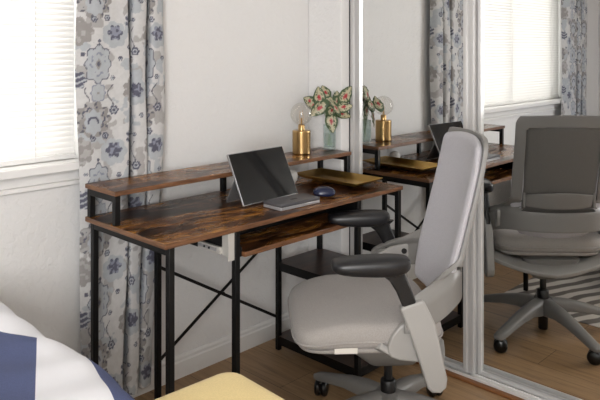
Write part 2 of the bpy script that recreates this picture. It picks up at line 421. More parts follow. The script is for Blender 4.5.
def pattern(u, v):
    PW, PH = .205, .42
    n = vn(u*160, v*160)*.5+vn(u*60, v*60)*.5
    c = C_['white']
    g1, g2 = vn(u*19+4, v*15+9)+.25*vn(u*70, v*70), vn(u*21+40, v*17+3)+.25*vn(u*60+9, v*60)
    if g1 > .86: c = C_['pale']
    elif g2 > .88: c = C_['taupe2']
    fi = math.floor(u/PW)
    for ox in (-1, 0, 1):
        iu = fi+ox; off = (.5*PH if iu % 2 else 0); fv = math.floor((v-1.055-off)/PH)
        for oy in (-1, 0, 1):
            cx = (iu+.5)*PW; cy = (fv+oy+.5)*PH+off+1.055; dx, dy = u-cx, v-cy
            if abs(dx) > .15 or abs(dy) > .28: continue
            # pale halo and taupe cluster, upper left
            f = flower(dx+.068, dy-.115, .052, 9, .20)
            if f < 1: c = C_['taupe'] if vn(u*75, v*75) > .38 else C_['taupe2']
            f = flower(dx-.058, dy-.105, .050, 7, .16)
            if f < 1: c = C_['pale']
            f = flower(dx-.060, dy-.112, .030, 6, .34)
            if f < 1: c = C_['navy'] if vn(u*130, v*130) > .42 else C_['mid']
            # pale medallion with thin outline and finial
            m_ = ogee(dx, dy, .044, .062)
            if m_ < 1: c = C_['pale'] if m_ < .93 else C_['line']
            if .50 < m_ < .62 and vn(u*120, v*120) > .55: c = C_['mid']
            if abs(dx)/.011+abs(dy)/.022 < 1: c = C_['taupe']
            if abs(dx)/.006+abs(dy)/.012 < 1: c = C_['navy']
            if abs(dx) < .002 and .064 < dy < .080: c = C_['line']
            if math.hypot(dx, dy-.082) < .006: c = C_['line']
            # small medallion below
            m_ = ogee(dx-.002, dy+.102, .026, .031)
            if m_ < 1: c = C_['pale'] if m_ < .88 else C_['mid']
            if math.hypot(dx-.002, dy+.102) < .005: c = C_['taupe']
            # large taupe blossom with pale heart
            f = flower(dx+.015, dy+.195, .066, 10, .20)
            if f < 1: c = C_['taupe'] if vn(u*60+5, v*60) > .35 else C_['taupe2']
            if .80 < f < 1 and math.sin(math.atan2(dy+.195, dx+.015)*10) > .75: c = C_['dark']
            if abs(f-.66) < .05 and vn(u*100, v*100) > .5: c = C_['navy']
            f = ogee(dx+.015, dy+.205, .032, .040)
            if f < 1: c = C_['pale']
            if abs(math.hypot(dx+.015, dy+.205)-.018) < .0035 and dy+.205 > -.004: c = C_['navy']
            # navy ribbed carnation, left
            ex, ey = dx+.070, dy+.055
            f = flower(ex, ey, .036, 7, .30)
            if f < 1: c = C_['navy'] if math.sin(ey*330+math.cos(ex*90)*2) > -.45 else C_['pale']
            # small rings
            for (rx, ry, rs) in ((-.018, .158, .012), (.058, -.165, .017), (.05, -.05, .009), (.078, .02, .010), (-.05, .035, .008), (.03, -.255, .013), (-.09, -.15, .010)):
                q = flower(dx-rx, dy-ry, rs, 6, .25)
                if q < 1: c = C_['navy']
                if .35 < q < .6: c = C_['pale']
            if abs(dx-.045-.010*math.sin(dy*75)) < .0022 and -.15 < dy < -.075: c = C_['dark']
            if abs(dx+.035-.008*math.sin(dy*85)) < .0022 and -.13 < dy < -.08: c = C_['dark']
    k = .90+.16*n
    c = [lerp(x, y_, .14) for x, y_ in zip(c, (.42, .42, .43))]
    return (min(1, c[0]*k), min(1, c[1]*k), min(1, c[2]*k), 1)
def curtain(name, label, path, z0, z1, u0, seed, sway):
    # path = plan polyline (x, y); resample finely with smoothing
    pts = [Vector((a, b_, 0)) for a, b_ in path]
    for _ in range(3):
        q = [pts[0]]
        for a, b_ in zip(pts, pts[1:]): q += [a*.75+b_*.25, a*.25+b_*.75]
        q.append(pts[-1]); pts = q
    L = [0]
    for a, b_ in zip(pts, pts[1:]): L.append(L[-1]+(b_-a).length)
    nu = int(L[-1]/.0032); nv = int((z1-z0)/.0036)
    res = []
    k = 0
    for i in range(nu+1):
        s = L[-1]*i/nu
        while k < len(L)-2 and L[k+1] < s: k += 1
        res.append(pts[k].lerp(pts[k+1], (s-L[k])/max(1e-9, L[k+1]-L[k])))
    xm = sum(p.x for p in res)/len(res)
    bm = B(); uv = []
    rows = []
    for i, p in enumerate(res):
        r = []
        for j in range(nv+1):
            z = lerp(z0, z1, j/nv)
            s = interp(sway, z)
            x = xm+(p.x-xm)*s[0]+s[1] + .004*math.sin(z*9+i*.05+seed)
            y = p.y+.004*math.sin(z*6+i*.09+seed)
            zz = z+(.008*math.sin(i*.08) if j == 0 else 0)
            r.append(bm.verts.new((x, y, zz))); uv.append((u0+L[-1]*i/nu*.93, z))
        rows.append(r)
    for a, b_ in zip(rows, rows[1:]):
        for j in range(nv): bm.faces.new((a[j], b_[j], b_[j+1], a[j+1]))
    bm.verts.index_update()
    o = obj(name, bm, M['curtain'], smooth=True); paint(o, lambda i: pattern(*uv[i])); tag(o, label, 'curtain')
    return o
class T2(tuple):
    def __add__(s, o): return T2((s[0]+o[0], s[1]+o[1]))
    def __sub__(s, o): return T2((s[0]-o[0], s[1]-o[1]))
    def __mul__(s, k): return T2((s[0]*k, s[1]*k))
pathR = [(1.150, 2.172), (1.20, 2.150), (1.27, 2.160), (1.330, 2.146), (1.348, 2.147), (1.354, 2.165), (1.340, 2.216), (1.382, 2.216), (1.366, 2.165), (1.372, 2.148), (1.40, 2.144), (1.424, 2.149), (1.430, 2.165), (1.418, 2.214), (1.455, 2.214), (1.440, 2.165), (1.446, 2.152), (1.47, 2.150), (1.51, 2.158), (1.528, 2.19)]
curtain('curtain', 'blue-grey and white patterned curtain hanging behind the left end of the desk', pathR, .055, 2.177, .030, 0,
        [(0, T2((.78, -.03))), (.5, T2((.86, -.012))), (.9, T2((.97, 0))), (1.5, T2((1, 0))), (2.2, T2((1, 0)))])
pathL = [(x_+.085, y_) for x_, y_ in ((-.80, 2.17), (-.74, 2.150), (-.67, 2.150), (-.665, 2.165), (-.675, 2.212), (-.64, 2.212), (-.65, 2.165), (-.645, 2.15), (-.57, 2.146), (-.565, 2.165), (-.575, 2.212), (-.54, 2.212), (-.55, 2.165), (-.545, 2.148), (-.45, 2.155), (-.38, 2.145), (-.30, 2.17))]
curtain('curtain', 'patterned curtain left of the window, seen only in the mirror door', pathL, .055, 2.177, .4, 2, [(0, T2((1, 0))), (2.2, T2((1, 0)))])
t = thing('curtain_rod', 'black metal curtain rod above the window', 'curtain rod', (0, 0, 0))
obj('rod', lathe(B(), [(.011, -.95), (.011, 1.65)], 16, (0, 2.165, 2.19), 'X'), M['steel'], t, smooth=True)
for x in (-.97, 1.67): obj('finial', lathe(B(), [(.004, -.03), (.02, -.018), (.024, 0), (.02, .018), (.004, .03)], 16, (x, 2.165, 2.19), 'X'), M['steel'], t, smooth=True)
for x in (-.88, 1.6): obj('bracket', bx(x-.008, x+.008, 2.165, YB, 2.165, 2.18), M['steel'], t)

# ceiling fixture added out of frame to go with the top fill
t = thing('fill_fixture', 'round white flush ceiling fixture added for the top fill light', 'lamp', (-.35, -1.1, ZC))
obj('diffuser', lathe(B(), [(.2, -.085), (.27, -.08), (.3, -.05), (.3, -.02)], 40), M['ceiling'], t, smooth=True)
obj('base', lathe(B(), [(.31, -.02), (.31, 0)], 40), M['trim'], t, smooth=True)

# ------------------------------------------------------------ desk
DX0, DX1, DY0, DY1, DZ = 1.1604, 2.3604, 1.6559, 2.1284, .7438
SY0, SZ = 1.934, .8571
desk = thing('desk', 'rustic brown computer desk on black metal legs with a raised monitor shelf', 'desk', (1.76, 1.89, 0))
def dpart(name, bm, mt, parent=desk, **k):
    o = obj(name, bm, mt, None, **k)
    o.parent = parent; o.matrix_parent_inverse = Matrix.Identity(4)
    off = Vector((1.76, 1.89, 0)) if parent is desk else Vector((0, 0, 0))
    if parent is desk: o.data.transform(Matrix.Translation(-off))
    return o
def board(x0, x1, y0, y1, z0, z1):
    bm = B(); box(bm, x0, x1, y0, y1, z0, z1)
    for f in bm.faces:
        if abs(f.calc_center_median().z-(z0+z1)/2) < 1e-4: f.material_index = 1
    return bm
dpart('desktop', board(DX0, DX1, DY0, DY1, DZ-.017, DZ), [M['rustic'], M['edge']], bevel=.0018)
dpart('monitor_shelf', board(DX0, DX1, SY0, DY1, SZ-.016, SZ), [M['rustic'], M['edge']], bevel=.0018)
PT = .020
yf, yb = DY0+.0035, DY1-.008
px = [1.177, 1.436, 2.064, 2.332]
tops = DZ-.017
for x in px:
    for y in (yf, yb-PT):
        dpart('leg', bx(x, x+PT, y, y+PT, 0.006, tops), M['steel'], bevel=.0015)
for x in px:
    dpart('top_rail', bx(x+.001, x+PT-.001, yf+PT, yb-PT, tops-.025, tops), M['steel'], bevel=.001)
dpart('back_rail', bx(px[0]+PT, px[3], yb-PT+.002, yb-.002, tops-PT, tops-.001), M['steel'])
sx = [DX0+.004, 1.75, DX1-.004-PT]
for x in sx:
    for y in (SY0+.006, yb-PT):
        dpart('shelf_post', bx(x, x+PT, y, y+PT, DZ, SZ-.016), M['steel'], bevel=.0015)
    dpart('shelf_rail', bx(x+.001, x+PT-.001, SY0+.006+PT, yb-PT, SZ-.016-.022, SZ-.016), M['steel'], bevel=.001)
# storage shelves between the two right-hand frames
for z in (.390, .068):
    dpart('storage_shelf', board(px[2]+.002, px[3]+PT-.002, yf+.002, yb-.002, z-.017, z), [M['dark_board'], M['steel']])
    for x in (px[2], px[3]): dpart('shelf_bearer', bx(x+.003, x+PT-.003, yf+PT, yb-PT, z-.037, z-.017), M['steel'])
    dpart('shelf_bearer', bx(px[2]+PT, px[3], yf+.002, yf+.02, z-.035, z-.0175), M['steel'])
# keyboard tray with its slide
tr_ = dpart('keyboard_tray', board(px[1]+PT+.012, px[2]-.012, 1.650, 1.99, .640, .657), [M['rustic'], M['edge']], bevel=.0015)
def sub(name, bm, mt, parent, **k):
    bm.transform(Matrix.Translation(-Vector((1.76, 1.89, 0)))); return obj(name, bm, mt, parent, **k)
for x in (px[1]+PT+.002, px[2]-.012):
    sub('drawer_slide', bx(x, x+.0095, 1.665, 2.02, .640, .672), M['steel'], tr_)
sd = dpart('extension_slide', bx(px[1]-.014, px[1]-.003, 1.72, 1.84, .644, .667), M['zinc'], bevel=.0015); sd['label'] = 'silver metal runner on the inner frame'
sub('slide_groove', bx(px[1]-.0165, px[1]-.0142, 1.74, 1.835, .651, .660), M['device_side'], sd)
for y in (1.775, 1.80): sub('screw', lathe(B(), [(.004, 0), (.004, .003)], 12, (px[1]-.0185, y, .656), 'X'), M['steel'], sd)
sd = dpart('slide_bracket', bx(px[1]-.026, px[1]-.0005, 1.664, 1.668, .635, .727), M['zinc'], bevel=.0005)
sub('flange', bx(px[1]-.006, px[1]-.0005, 1.668, 1.72, .64, .727), M['zinc'], sd)
# cross brace at the back
bm = bar(B(), (px[1]+.012, yb-.002, .510), (px[2]+.012, yb-.002, .144), .004, .012); dpart('cross_brace', bm, M['steel'])
bm = bar(B(), (px[2]+.012, yb+.003, .522), (px[1]+.012, yb+.003, .144), .004, .012); dpart('cross_brace', bm, M['steel'])
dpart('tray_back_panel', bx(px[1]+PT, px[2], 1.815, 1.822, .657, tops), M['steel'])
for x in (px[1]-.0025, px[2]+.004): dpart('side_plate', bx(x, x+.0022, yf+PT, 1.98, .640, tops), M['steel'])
dpart('brace_pin', lathe(B(), [(.007, 0), (.007, .012)], 12, (1.762, yb-.012, .329), 'Y'), M['steel'])

# ------------------------------------------------------------ things on the desk
# brass globe lamp
L_ = (2.160, 2.054, SZ)
t = thing('table_lamp', 'brass cylinder lamp with a clear round bulb, on the raised shelf', 'lamp', L_)
obj('base', lathe(B(), [(.038, 0), (.040, .002), (.040, .006), (.040, .097), (.040, .101), (.038, .103), (.012, .103)], 48), M['gold'], t, smooth=True, angle=30)
obj('socket', lathe(B(), [(.0145, .103), (.0145, .127), (.0125, .129)], 24), M['gold'], t, smooth=True)
r = .049
bulb = obj('bulb', lathe(B(), [(.011, .129)]+[(r*math.sin(a), .1755-r*math.cos(a)) for a in [R(16+i*(180-18)/18) for i in range(19)]], 40), M['bulb_glass'], t, smooth=True)
bm = B(); tube(bm, [(-.010, 0, .130), (-.011, 0, .165), (-.004, .006, .188), (.004, -.006, .170), (.010, .004, .190), (.011, 0, .160), (.010, 0, .130)], .0009, 6)
tube(bm, [(0, 0, .129), (0, 0, .158)], .003, 8)
obj('filament', bm, M['filament'], bulb)
# vase
V_ = (2.330, 2.038, SZ)
t = thing('glass_vase', 'pale green square glass vase at the right end of the raised shelf', 'vase', V_, R(20))
def sq(w_, z, r_=.3, n=24):
    out = []
    for k in range(n):
        a = 2*math.pi*k/n; c, s = math.cos(a), math.sin(a); q = (abs(c)**5+abs(s)**5)**(-1/5); out.append((w_*c*q, w_*s*q, z))
    return out
obj('vase_body', loft(B(), [sq(.020, 0), sq(.024, .003), sq(.0252, .05), sq(.0252, .118), sq(.0232, .118), sq(.0232, .05), sq(.0215, .014), sq(.004, .012)]), M['vase_glass'], t, smooth=True)
wt = obj('water', loft(B(), [sq(.0208, .0145), sq(.0225, .05), sq(.0225, .075), sq(.004, .0752)]), M['vase_glass'], t, smooth=True)
# caladium leaves
rv, dv = Vector((.704, -.71, 0)), Vector((.71, .704, 0))
bq_ = thing('leaf_bouquet', 'bouquet of green-edged cream leaves with red centres, standing in the glass vase', 'plant', V_)
green, cream, red, pink = [srgb(c)[:3] for c in ('#44583a', '#bdb698', '#a82c33', '#c08f84')]
def leaf(o_r, o_z, o_d, length, width, ang, tilt, turn, seed):
    # ang: direction of the tip in the viewing plane; base of the leaf near the stem
    tip = rv*math.cos(ang)+Vector((0, 0, 1))*math.sin(ang); side = rv*-math.sin(ang)+Vector((0, 0, 1))*math.cos(ang)
    nrm = -dv
    rot = Matrix.Rotation(tilt, 3, side) @ Matrix.Rotation(turn, 3, tip)
    tip, side, nrm = rot@tip, rot@side, rot@nrm
    cen = rv*o_r+Vector((0, 0, o_z))+dv*o_d
    NU, NV = 26, 18; data = []; length *= 1.08; width *= 1.32
    def f(u, v):
        s = u; h = (math.sin(math.pi*s**.72))**.75*(1-.18*s) if 0 < s < 1 else 0
        y = (v*2-1)*h*width/2
        x = (s-.45)*length
        if s < .25: x -= abs(v*2-1)*(.25-s)*length*.8
        z = .010*math.cos(u*2.6)*1.0 - .25*abs(y)*.6 + .0015*math.sin(u*22+seed)*abs(v*2-1) + length*.10*(-(s-.4)**2)
        return cen+tip*x+side*y-nrm*z*-1
    bm = grid(B(), f, NU, NV); bmesh.ops.remove_doubles(bm, verts=bm.verts, dist=1e-6)
    return bm, (cen, tip, side, length, width)
def add_leaf(par, *a):
    bm, (cen, tip, side, le, wi) = leaf(*a); o = obj('leaf', bm, M['leaf'], par, smooth=True)
    def colr(i):
        p = o.data.vertices[i].co-cen; s = p.dot(tip)/le+.45; y = p.dot(side)
        h = (math.sin(math.pi*min(1, max(0, s))**.72))**.75*(1-.18*s) if 0 < s < 1 else 0
        e = abs(y)/(h*wi/2+1e-5)
        rr = math.hypot((s-.38)*1.3, y/wi*1.6)
        n = vn(p.dot(tip)*260+a[-1], y*260)
        if e > .74 or s > .93 or s < .04: c = green
        else:
            c = cream
            if rr < .22+.1*(n-.5): c = pink
            if rr < .17+.2*(n-.5): c = red
            if n > .58 and e > .3 and rr > .2: c = green
            if abs(math.sin((s*1.0-abs(y)/wi*.9)*17)) < .10 and e > .25: c = tuple(lerp(x, z_, .6) for x, z_ in zip(c, green))
        return (*c, 1)
    paint(o, colr); return o
LV = [ # r, z, depth, length, width, angle, tilt, turn
 (-.094, .225, .01, .055, .040, R(150), .3, .2), (-.048, .245, -.01, .080, .050, R(100), .15, -.2), (-.052, .190, -.03, .085, .052, R(215), -.2, .3),
 (-.004, .215, -.01, .070, .055, R(80), .3, .1), (.074, .250, .0, .085, .052, R(52), .1, .3), (.034, .242, .02, .050, .032, R(85), .2, 0),
 (.066, .198, -.02, .070, .045, R(10), .2, -.3), (.060, .165, .0, .065, .042, R(-30), -.3, .3), (.010, .185, -.03, .060, .045, R(20), .4, .1),
 (.006, .128, -.04, .078, .048, R(-86), -.35, .1), (-.03, .225, .03, .06, .04, R(140), .5, .9), (.02, .21, .045, .07, .045, R(60), -.6, .6),
 (.03, .235, .07, .08, .05, R(75), -.2, 1.2), (.0, .21, .08, .075, .05, R(35), -.3, .9), (.02, .20, -.06, .07, .05, R(110), .2, 1.1), (-.02, .265, .02, .06, .040, R(110), .3, .2), (.045, .225, .01, .065, .045, R(30), .1, -.2), (-.075, .205, -.01, .06, .042, R(170), .1, .3),
 (.0, .245, .05, .075, .045, R(100), -.8, 1.1), (-.06, .20, .05, .06, .04, R(190), -.5, .8)]
for i, a in enumerate(LV):
    lf = add_leaf(bq_, *a, i*3.1)
    o_r, o_z, o_d = a[0], a[1], a[2]
    cen = rv*o_r+Vector((0, 0, o_z))+dv*o_d
    k = random.uniform(-.008, .008)
    st = obj('stem', tube(B(), [(k, -k, .02), (k*.6, k, .10), cen*.35+Vector((0, 0, .11)), cen*.75+Vector((0, 0, .035)), cen+dv*.002], [.0011, .0011, .0012, .0011, .001], 6), M['stem'], bq_, smooth=True)

# tablet on its kickstand
A0 = Vector((1.632, 1.838, DZ+.001)); A1 = Vector((1.930, 1.851, DZ+.001)); up = Vector((-.004, .088, .181)); ud = up.normalized(); rd = (A1-A0).normalized()
nn = rd.cross(ud).normalized()      # towards viewer?
if nn.y > 0: nn = -nn
t = thing('tablet', 'slim silver tablet computer with a black screen, propped up on its kickstand', 'tablet', (A0+A1)/2)
org = (A0+A1)/2
def tb(bm, a0, a1, b0, b1, n0, n1):
    P = [(rd*a+ud*b_+nn*n_) for n_ in (n0, n1) for a, b_ in ((a0, b0), (a1, b0), (a1, b1), (a0, b1))]
    vs = [bm.verts.new(p) for p in P]
    for f in ((0, 3, 2, 1), (4, 5, 6, 7), (0, 1, 5, 4), (1, 2, 6, 5), (2, 3, 7, 6), (3, 0, 4, 7)): bm.faces.new([vs[i] for i in f])
    return bm
hw_ = (A1-A0).length/2
obj('body', tb(B(), -hw_, hw_, .0032, .203, -.0085, 0), M['tablet'], t, bevel=.0018)
obj('screen', tb(B(), -hw_+.003, hw_-.003, .006, .2, 0, .0008), M['screen'], t)
# kickstand leaf: from mid height back down to the desk
hy = ud*.105-nn*.010; ft = Vector((0, .105, .0025))
bm = B()
for z_ in (0,):
    d_ = (ft-hy).normalized(); tn = rd.cross(d_)*.0016
    P = [hy-rd*hw_*.97+tn, hy+rd*hw_*.97+tn, ft+rd*hw_*.97+tn, ft-rd*hw_*.97+tn]; P += [p-tn*2 for p in P]
    vs = [bm.verts.new(p) for p in P]
    for f in ((0, 3, 2, 1), (4, 5, 6, 7), (0, 1, 5, 4), (1, 2, 6, 5), (2, 3, 7, 6), (3, 0, 4, 7)): bm.faces.new([vs[i] for i in f])
obj('kickstand', bm, M['tablet'], t)
# grey device box
t = thing('flat_device', 'flat grey metal device lying on the desk in front of the tablet', 'electronic device', (1.781, 1.742, DZ), R(-2))
obj('lower_body', bx(-.098, .098, -.048, .048, .001, .0125), M['device_side'], t, bevel=.0015)
obj('lid', bx(-.0985, .0985, -.0485, .0485, .0140, .0235), M['device'], t, bevel=.002)
obj('seam', bx(-.096, .096, -.046, .046, .0125, .0140), M['gap'], t)
obj('latch', bx(-.012, .018, -.012, .0, .0235, .0243), M['gap'], t, bevel=.0004)
# navy mouse
t = thing('computer_mouse', 'glossy navy blue mouse-shaped case on the desk beside the grey device', 'computer mouse', (1.968, 1.750, DZ), R(-40))
def eg(u, v, top):
    a = 2*math.pi*u; r_ = v; ex = 2.6
    c, s = math.cos(a), math.sin(a); q = (abs(c)**ex+abs(s)**ex)**(-1/ex)
    x, y = .045*c*q*r_, .030*s*q*r_
    h = (1-r_**2.4)**.5 if r_ < 1 else 0
    return (x, y, .015+(h*.025 if top else -h*.0145))
def shell(top):
    bm = grid(B(), lambda u, v: eg(u, math.sin(v*math.pi/2), top), 40, 10); bmesh.ops.remove_doubles(bm, verts=bm.verts, dist=1e-5); return bm
obj('top_shell', shell(True), M['navy'], t, smooth=True); obj('bottom_shell', shell(False), M['navy'], t, smooth=True)
# brass tray
t = thing('brass_tray', 'rectangular gold metal tray with raised flared sides, right end of the desk', 'tray', (2.218, 1.897, DZ), R(1))
def ring(w_, d_, z, r_, n=6):
    out = []
    for cx, cy, a0 in ((w_-r_, d_-r_, 0), (-w_+r_, d_-r_, 90), (-w_+r_, -d_+r_, 180), (w_-r_, -d_+r_, 270)):
        for k in range(n+1):
            a = R(a0+90*k/n); out.append((cx+r_*math.cos(a), cy+r_*math.sin(a), z))
    return out
obj('tray_body', loft(B(), [ring(.058, .136, .0085, .006), ring(.091, .171, .0275, .003), ring(.0935, .1735, .0285, .003), ring(.0935, .1735, .0305, .003), ring(.0915, .1715, .0305, .003), ring(.061, .139, .0115, .006), ring(.03, .11, .0112, .004)]), M['tray'], t, smooth=True, angle=30)
obj('tray_foot', loft(B(), [ring(.032, .118, 0.0005, .004), ring(.036, .124, .0085, .004)]), M['tray_dark'], t)
# white rounded gadget
t = thing('white_gadget', 'small white rounded gadget on the desk behind the tablet edge', 'desk_gadget', (2.082, 2.040, DZ))
obj('gadget_body', lathe(B(), [(.012, 0), (.02, .001), (.0255, .010), (.028, .026), (.0255, .041), (.018, .050), (.004, .054)], 32), M['white_plastic'], t, smooth=True)
obj('gadget_foot', lathe(B(), [(.014, 0), (.014, .0012)], 24), M['gap'], t)

# ------------------------------------------------------------ office chair
CH = thing('office_chair', 'light grey office chair with black armrests and five-star base, pulled up at the desk', 'chair', (1.879, 1.38, 0), R(137.5))
# five-star base
hub = obj('base_hub', lathe(B(), [(.030, .083), (.046, .088), (.050, .120), (.044, .150), (.028, .156)], 32), M['grey_plastic2'], CH, smooth=True)
for i, adeg in enumerate((6, 83, 154, 226, 300)):
    a = R(adeg-137.5); d = Vector((math.cos(a), math.sin(a), 0)); s = Vector((-d.y, d.x, 0))
    rings = []
    for rr, zt, th_, wd in ((.035, .152, .068, .032), (.10, .145, .048, .030), (.17, .128, .036, .027), (.24, .104, .028, .025), (.295, .086, .024, .024), (.318, .078, .019, .021), (.328, .072, .010, .012)):
        rings.append([d*(rr if rr < .05 else rr*1.15)+s*(wd*c_)+Vector((0, 0, zt-th_*(1-h_))) for c_, h_ in ((-.78, 1), (-.3, 1.1), (.3, 1.1), (.78, 1), (1, .75), (1, .1), (.75, 0), (-.75, 0), (-1, .1), (-1, .75))])
    obj('base_arm', loft(B(), rings), M['grey_plastic2'], CH, smooth=True, angle=60)
    cs = bpy.data.objects.new('caster', None)
    p = d*.345; q = R(adeg-137.5+random.uniform(30, 150)); ax = Vector((math.cos(q), math.sin(q), 0))
    bm = B()
    for sg in (-1, 1):
        lathe(bm, [(.010, .003), (.026, .004), (.0295, .009), (.0295, .017), (.024, .023), (.006, .026)], 24, (0, 0, 0), 'X')
        if sg < 0:
            pass
        break
    bmesh.ops.duplicate(bm, geom=bm.verts[:]+bm.edges[:]+bm.faces[:])
    vs = bm.verts[len(bm.verts)//2:] if False else None
    bm.free(); bm = B()
    lathe(bm, [(.010, .003), (.026, .004), (.0295, .009), (.0295, .017), (.024, .023), (.006, .026)], 24, (0, 0, 0), 'X')
    lathe(bm, [(.010, -.003), (.026, -.004), (.0295, -.009), (.0295, -.017), (.024, -.023), (.006, -.026)], 24, (0, 0, 0), 'X')
    mt = Matrix.Translation(p+Vector((0, 0, .0297))) @ Matrix.Rotation(q, 4, 'Z'); bm.transform(mt)
    c_ = obj('caster', bm, M['caster'], CH, smooth=True, angle=30)
    bm = B(); lathe(bm, [(.012, -.003), (.015, .0), (.014, .02), (.008, .032)], 16, (0, 0, .028)); box(bm, -.004, .004, -.024, .024, .02, .045)
    bm.transform(Matrix.Translation(p+Vector((0, 0, .004))) @ Matrix.Rotation(q, 4, 'Z'))
    obj('caster_housing', bm, M['caster'], c_, smooth=True)
gl = obj('gas_lift', lathe(B(), [(.020, .012), (.022, .016), (.022, .155), (.026, .157), (.026, .192), (.022, .197), (.0145, .198), (.0145, .33)], 28), M['black_plastic'], CH, smooth=True, angle=30)
# under-seat carrier: wide U-shaped pan joining the two arm brackets
def carrier(u, v):
    y = lerp(-.262, .262, u); q = abs(y)/.262; x = lerp(-.17+.055*q, .15, v)
    zc = .356+.045*q**2.2 - .008*(1-q) + .035*max(0, v-.45)*1.2
    xx = x if x < 0 else x*(1-.5*q**1.6)
    return (xx-.02*(1-q*q)*(1-v), y, zc-.014*math.cos((v-.5)*math.pi)-.034*(1-sst(0, .2, v)))
obj('seat_carrier', grid(B(), carrier, 36, 14), M['grey_plastic'], CH, smooth=True, solid=.020, bevel=.004, angle=60)
def rrect(x0, x1, hy, z, r_=.03, n=6):
    out = []
    for cx, cy, a0 in ((x1-r_, hy-r_, 0), (x0+r_, hy-r_, 90), (x0+r_, -hy+r_, 180), (x1-r_, -hy+r_, 270)):
        for k in range(n+1): a = R(a0+90*k/n); out.append((cx+r_*math.cos(a), cy+r_*math.sin(a), z))
    return out
obj('tilt_mechanism', loft(B(), [rrect(-.055, .055, .045, .262), rrect(-.085, .075, .065, .270), rrect(-.12, .13, .11, .325), rrect(-.13, .165, .13, .372), rrect(-.10, .15, .11, .383)]), M['grey_plastic2'], CH, smooth=True, angle=50)
obj('tilt_lever', tube(B(), [(.02, -.05, .345), (.03, -.2, .345), (.04, -.27, .35)], [.006, .006, .009], 10), M['black_plastic'], CH, smooth=True)
# seat: cushion + lower shell
def seat_outline(a, front, rear, hw, ex=3.6):
    c, s = math.cos(a), math.sin(a); q = (abs(c)**ex+abs(s)**ex)**(-1/ex)
    x = c*q; y = s*q
    return (x*front if x > 0 else x*rear), y*hw
def seat_ring(sc, z, zdrop_front, n=64, inset=0):
    out = []
    for k in range(n):
        a = 2*math.pi*k/n; x, y = seat_outline(a, .226, .25, .250, 6)
        x, y = x*sc, y*(sc if sc > .5 else sc)
        xw = .108+x
        dz = -zdrop_front*sst(.16, .36, xw) + .012*sst(.5, 1, abs(y)/.255)*sst(.4, .9, sc)*0 - .010*(1-abs(y)/.255)*0
        out.append((xw, y, z+dz))
    return out
rings = [seat_ring(.955, .402, .006), seat_ring(.992, .410, .008), seat_ring(1.0, .430, .016), seat_ring(1.0, .446, .022), seat_ring(.985, .462, .028), seat_ring(.95, .474, .033), seat_ring(.88, .481, .034), seat_ring(.7, .481, .028), seat_ring(.45, .477, .012), seat_ring(.2, .475, 0), seat_ring(.03, .475, 0)]
seat = obj('seat_cushion', loft(B(), rings), M['seat_fabric'], CH, smooth=True, sub=1)
rings = [seat_ring(.86, .384, 0), seat_ring(.93, .387, .002), seat_ring(.955, .395, .006), seat_ring(.955, .404, .008), seat_ring(.93, .410, .012)]
obj('seat_shell', loft(B(), rings), M['seat_fabric'], CH, smooth=True, sub=1)
pip = [Vector(p) for p in seat_ring(1.002, .4285, .018, 96)]
obj('piping', tube(B(), pip+[pip[0]], .0032, 6, False), M['seat_fabric'], seat, smooth=True)
lb = obj('fabric_label', bx(.142, .212, .243, .2455, .394, .414), M['tagm'], CH); lb['label'] = 'pale rectangular label sewn under the seat edge'

# backrest: front profile x(z)
XF = [(.47, -.115), (.55, -.135), (.62, -.150), (.70, -.172), (.78, -.192), (.86, -.212), (.94, -.230), (1.03, -.245)]
def backcush(u, v, off):
    z = lerp(.492, 1.012, v); y_ = u*2-1
    hw = interp([(.49, .150), (.53, .182), (.60, .198), (.70, .203), (.95, .200), (1.00, .190), (1.02, .170)], z)
    zz = z + (.018*(1-abs(y_)**2.2) if v > .9 else .018*(1-abs(y_)**2.2)*v)
    if v < .12: zz -= .016*(1-y_*y_)
    y = y_*hw
    x = interp(XF, z) - .030*(1-abs(y_)**2.0)
    return Vector((x-off*(1-.0*y_**8), y, zz))
bm = B(); NU, NV = 24, 36
def closed(u, v):
    return backcush(u, v, 0)
F_ = [[None]*(NV+1) for _ in range(NU+1)]; K_ = [[None]*(NV+1) for _ in range(NU+1)]
for i in range(NU+1):
    for j in range(NV+1):
        u, v = i/NU, j/NV
        edge = min(1, (1-abs(u*2-1))/.10)**.5*min(1, (1-abs(v*2-1))/.05)**.5
        p = backcush(u, v, 0)
        F_[i][j] = bm.verts.new(p+Vector((.010*edge-.006, 0, 0)))
        K_[i][j] = bm.verts.new(p-Vector((.010*edge+.017, 0, 0)))
for i in range(NU):
    for j in range(NV):
        bm.faces.new((F_[i][j], F_[i+1][j], F_[i+1][j+1], F_[i][j+1])); bm.faces.new((K_[i][j+1], K_[i+1][j+1], K_[i+1][j], K_[i][j]))
for i in range(NU):
    bm.faces.new((F_[i][0], K_[i][0], K_[i+1][0], F_[i+1][0])); bm.faces.new((F_[i+1][NV], K_[i+1][NV], K_[i][NV], F_[i][NV]))
for j in range(NV):
    bm.faces.new((F_[0][j+1], K_[0][j+1], K_[0][j], F_[0][j])); bm.faces.new((F_[NU][j], K_[NU][j], K_[NU][j+1], F_[NU][j+1]))
bmesh.ops.remove_doubles(bm, verts=bm.verts, dist=1e-5)
obj('back_cushion', bm, M['back_fabric'], CH, smooth=True, sub=1)
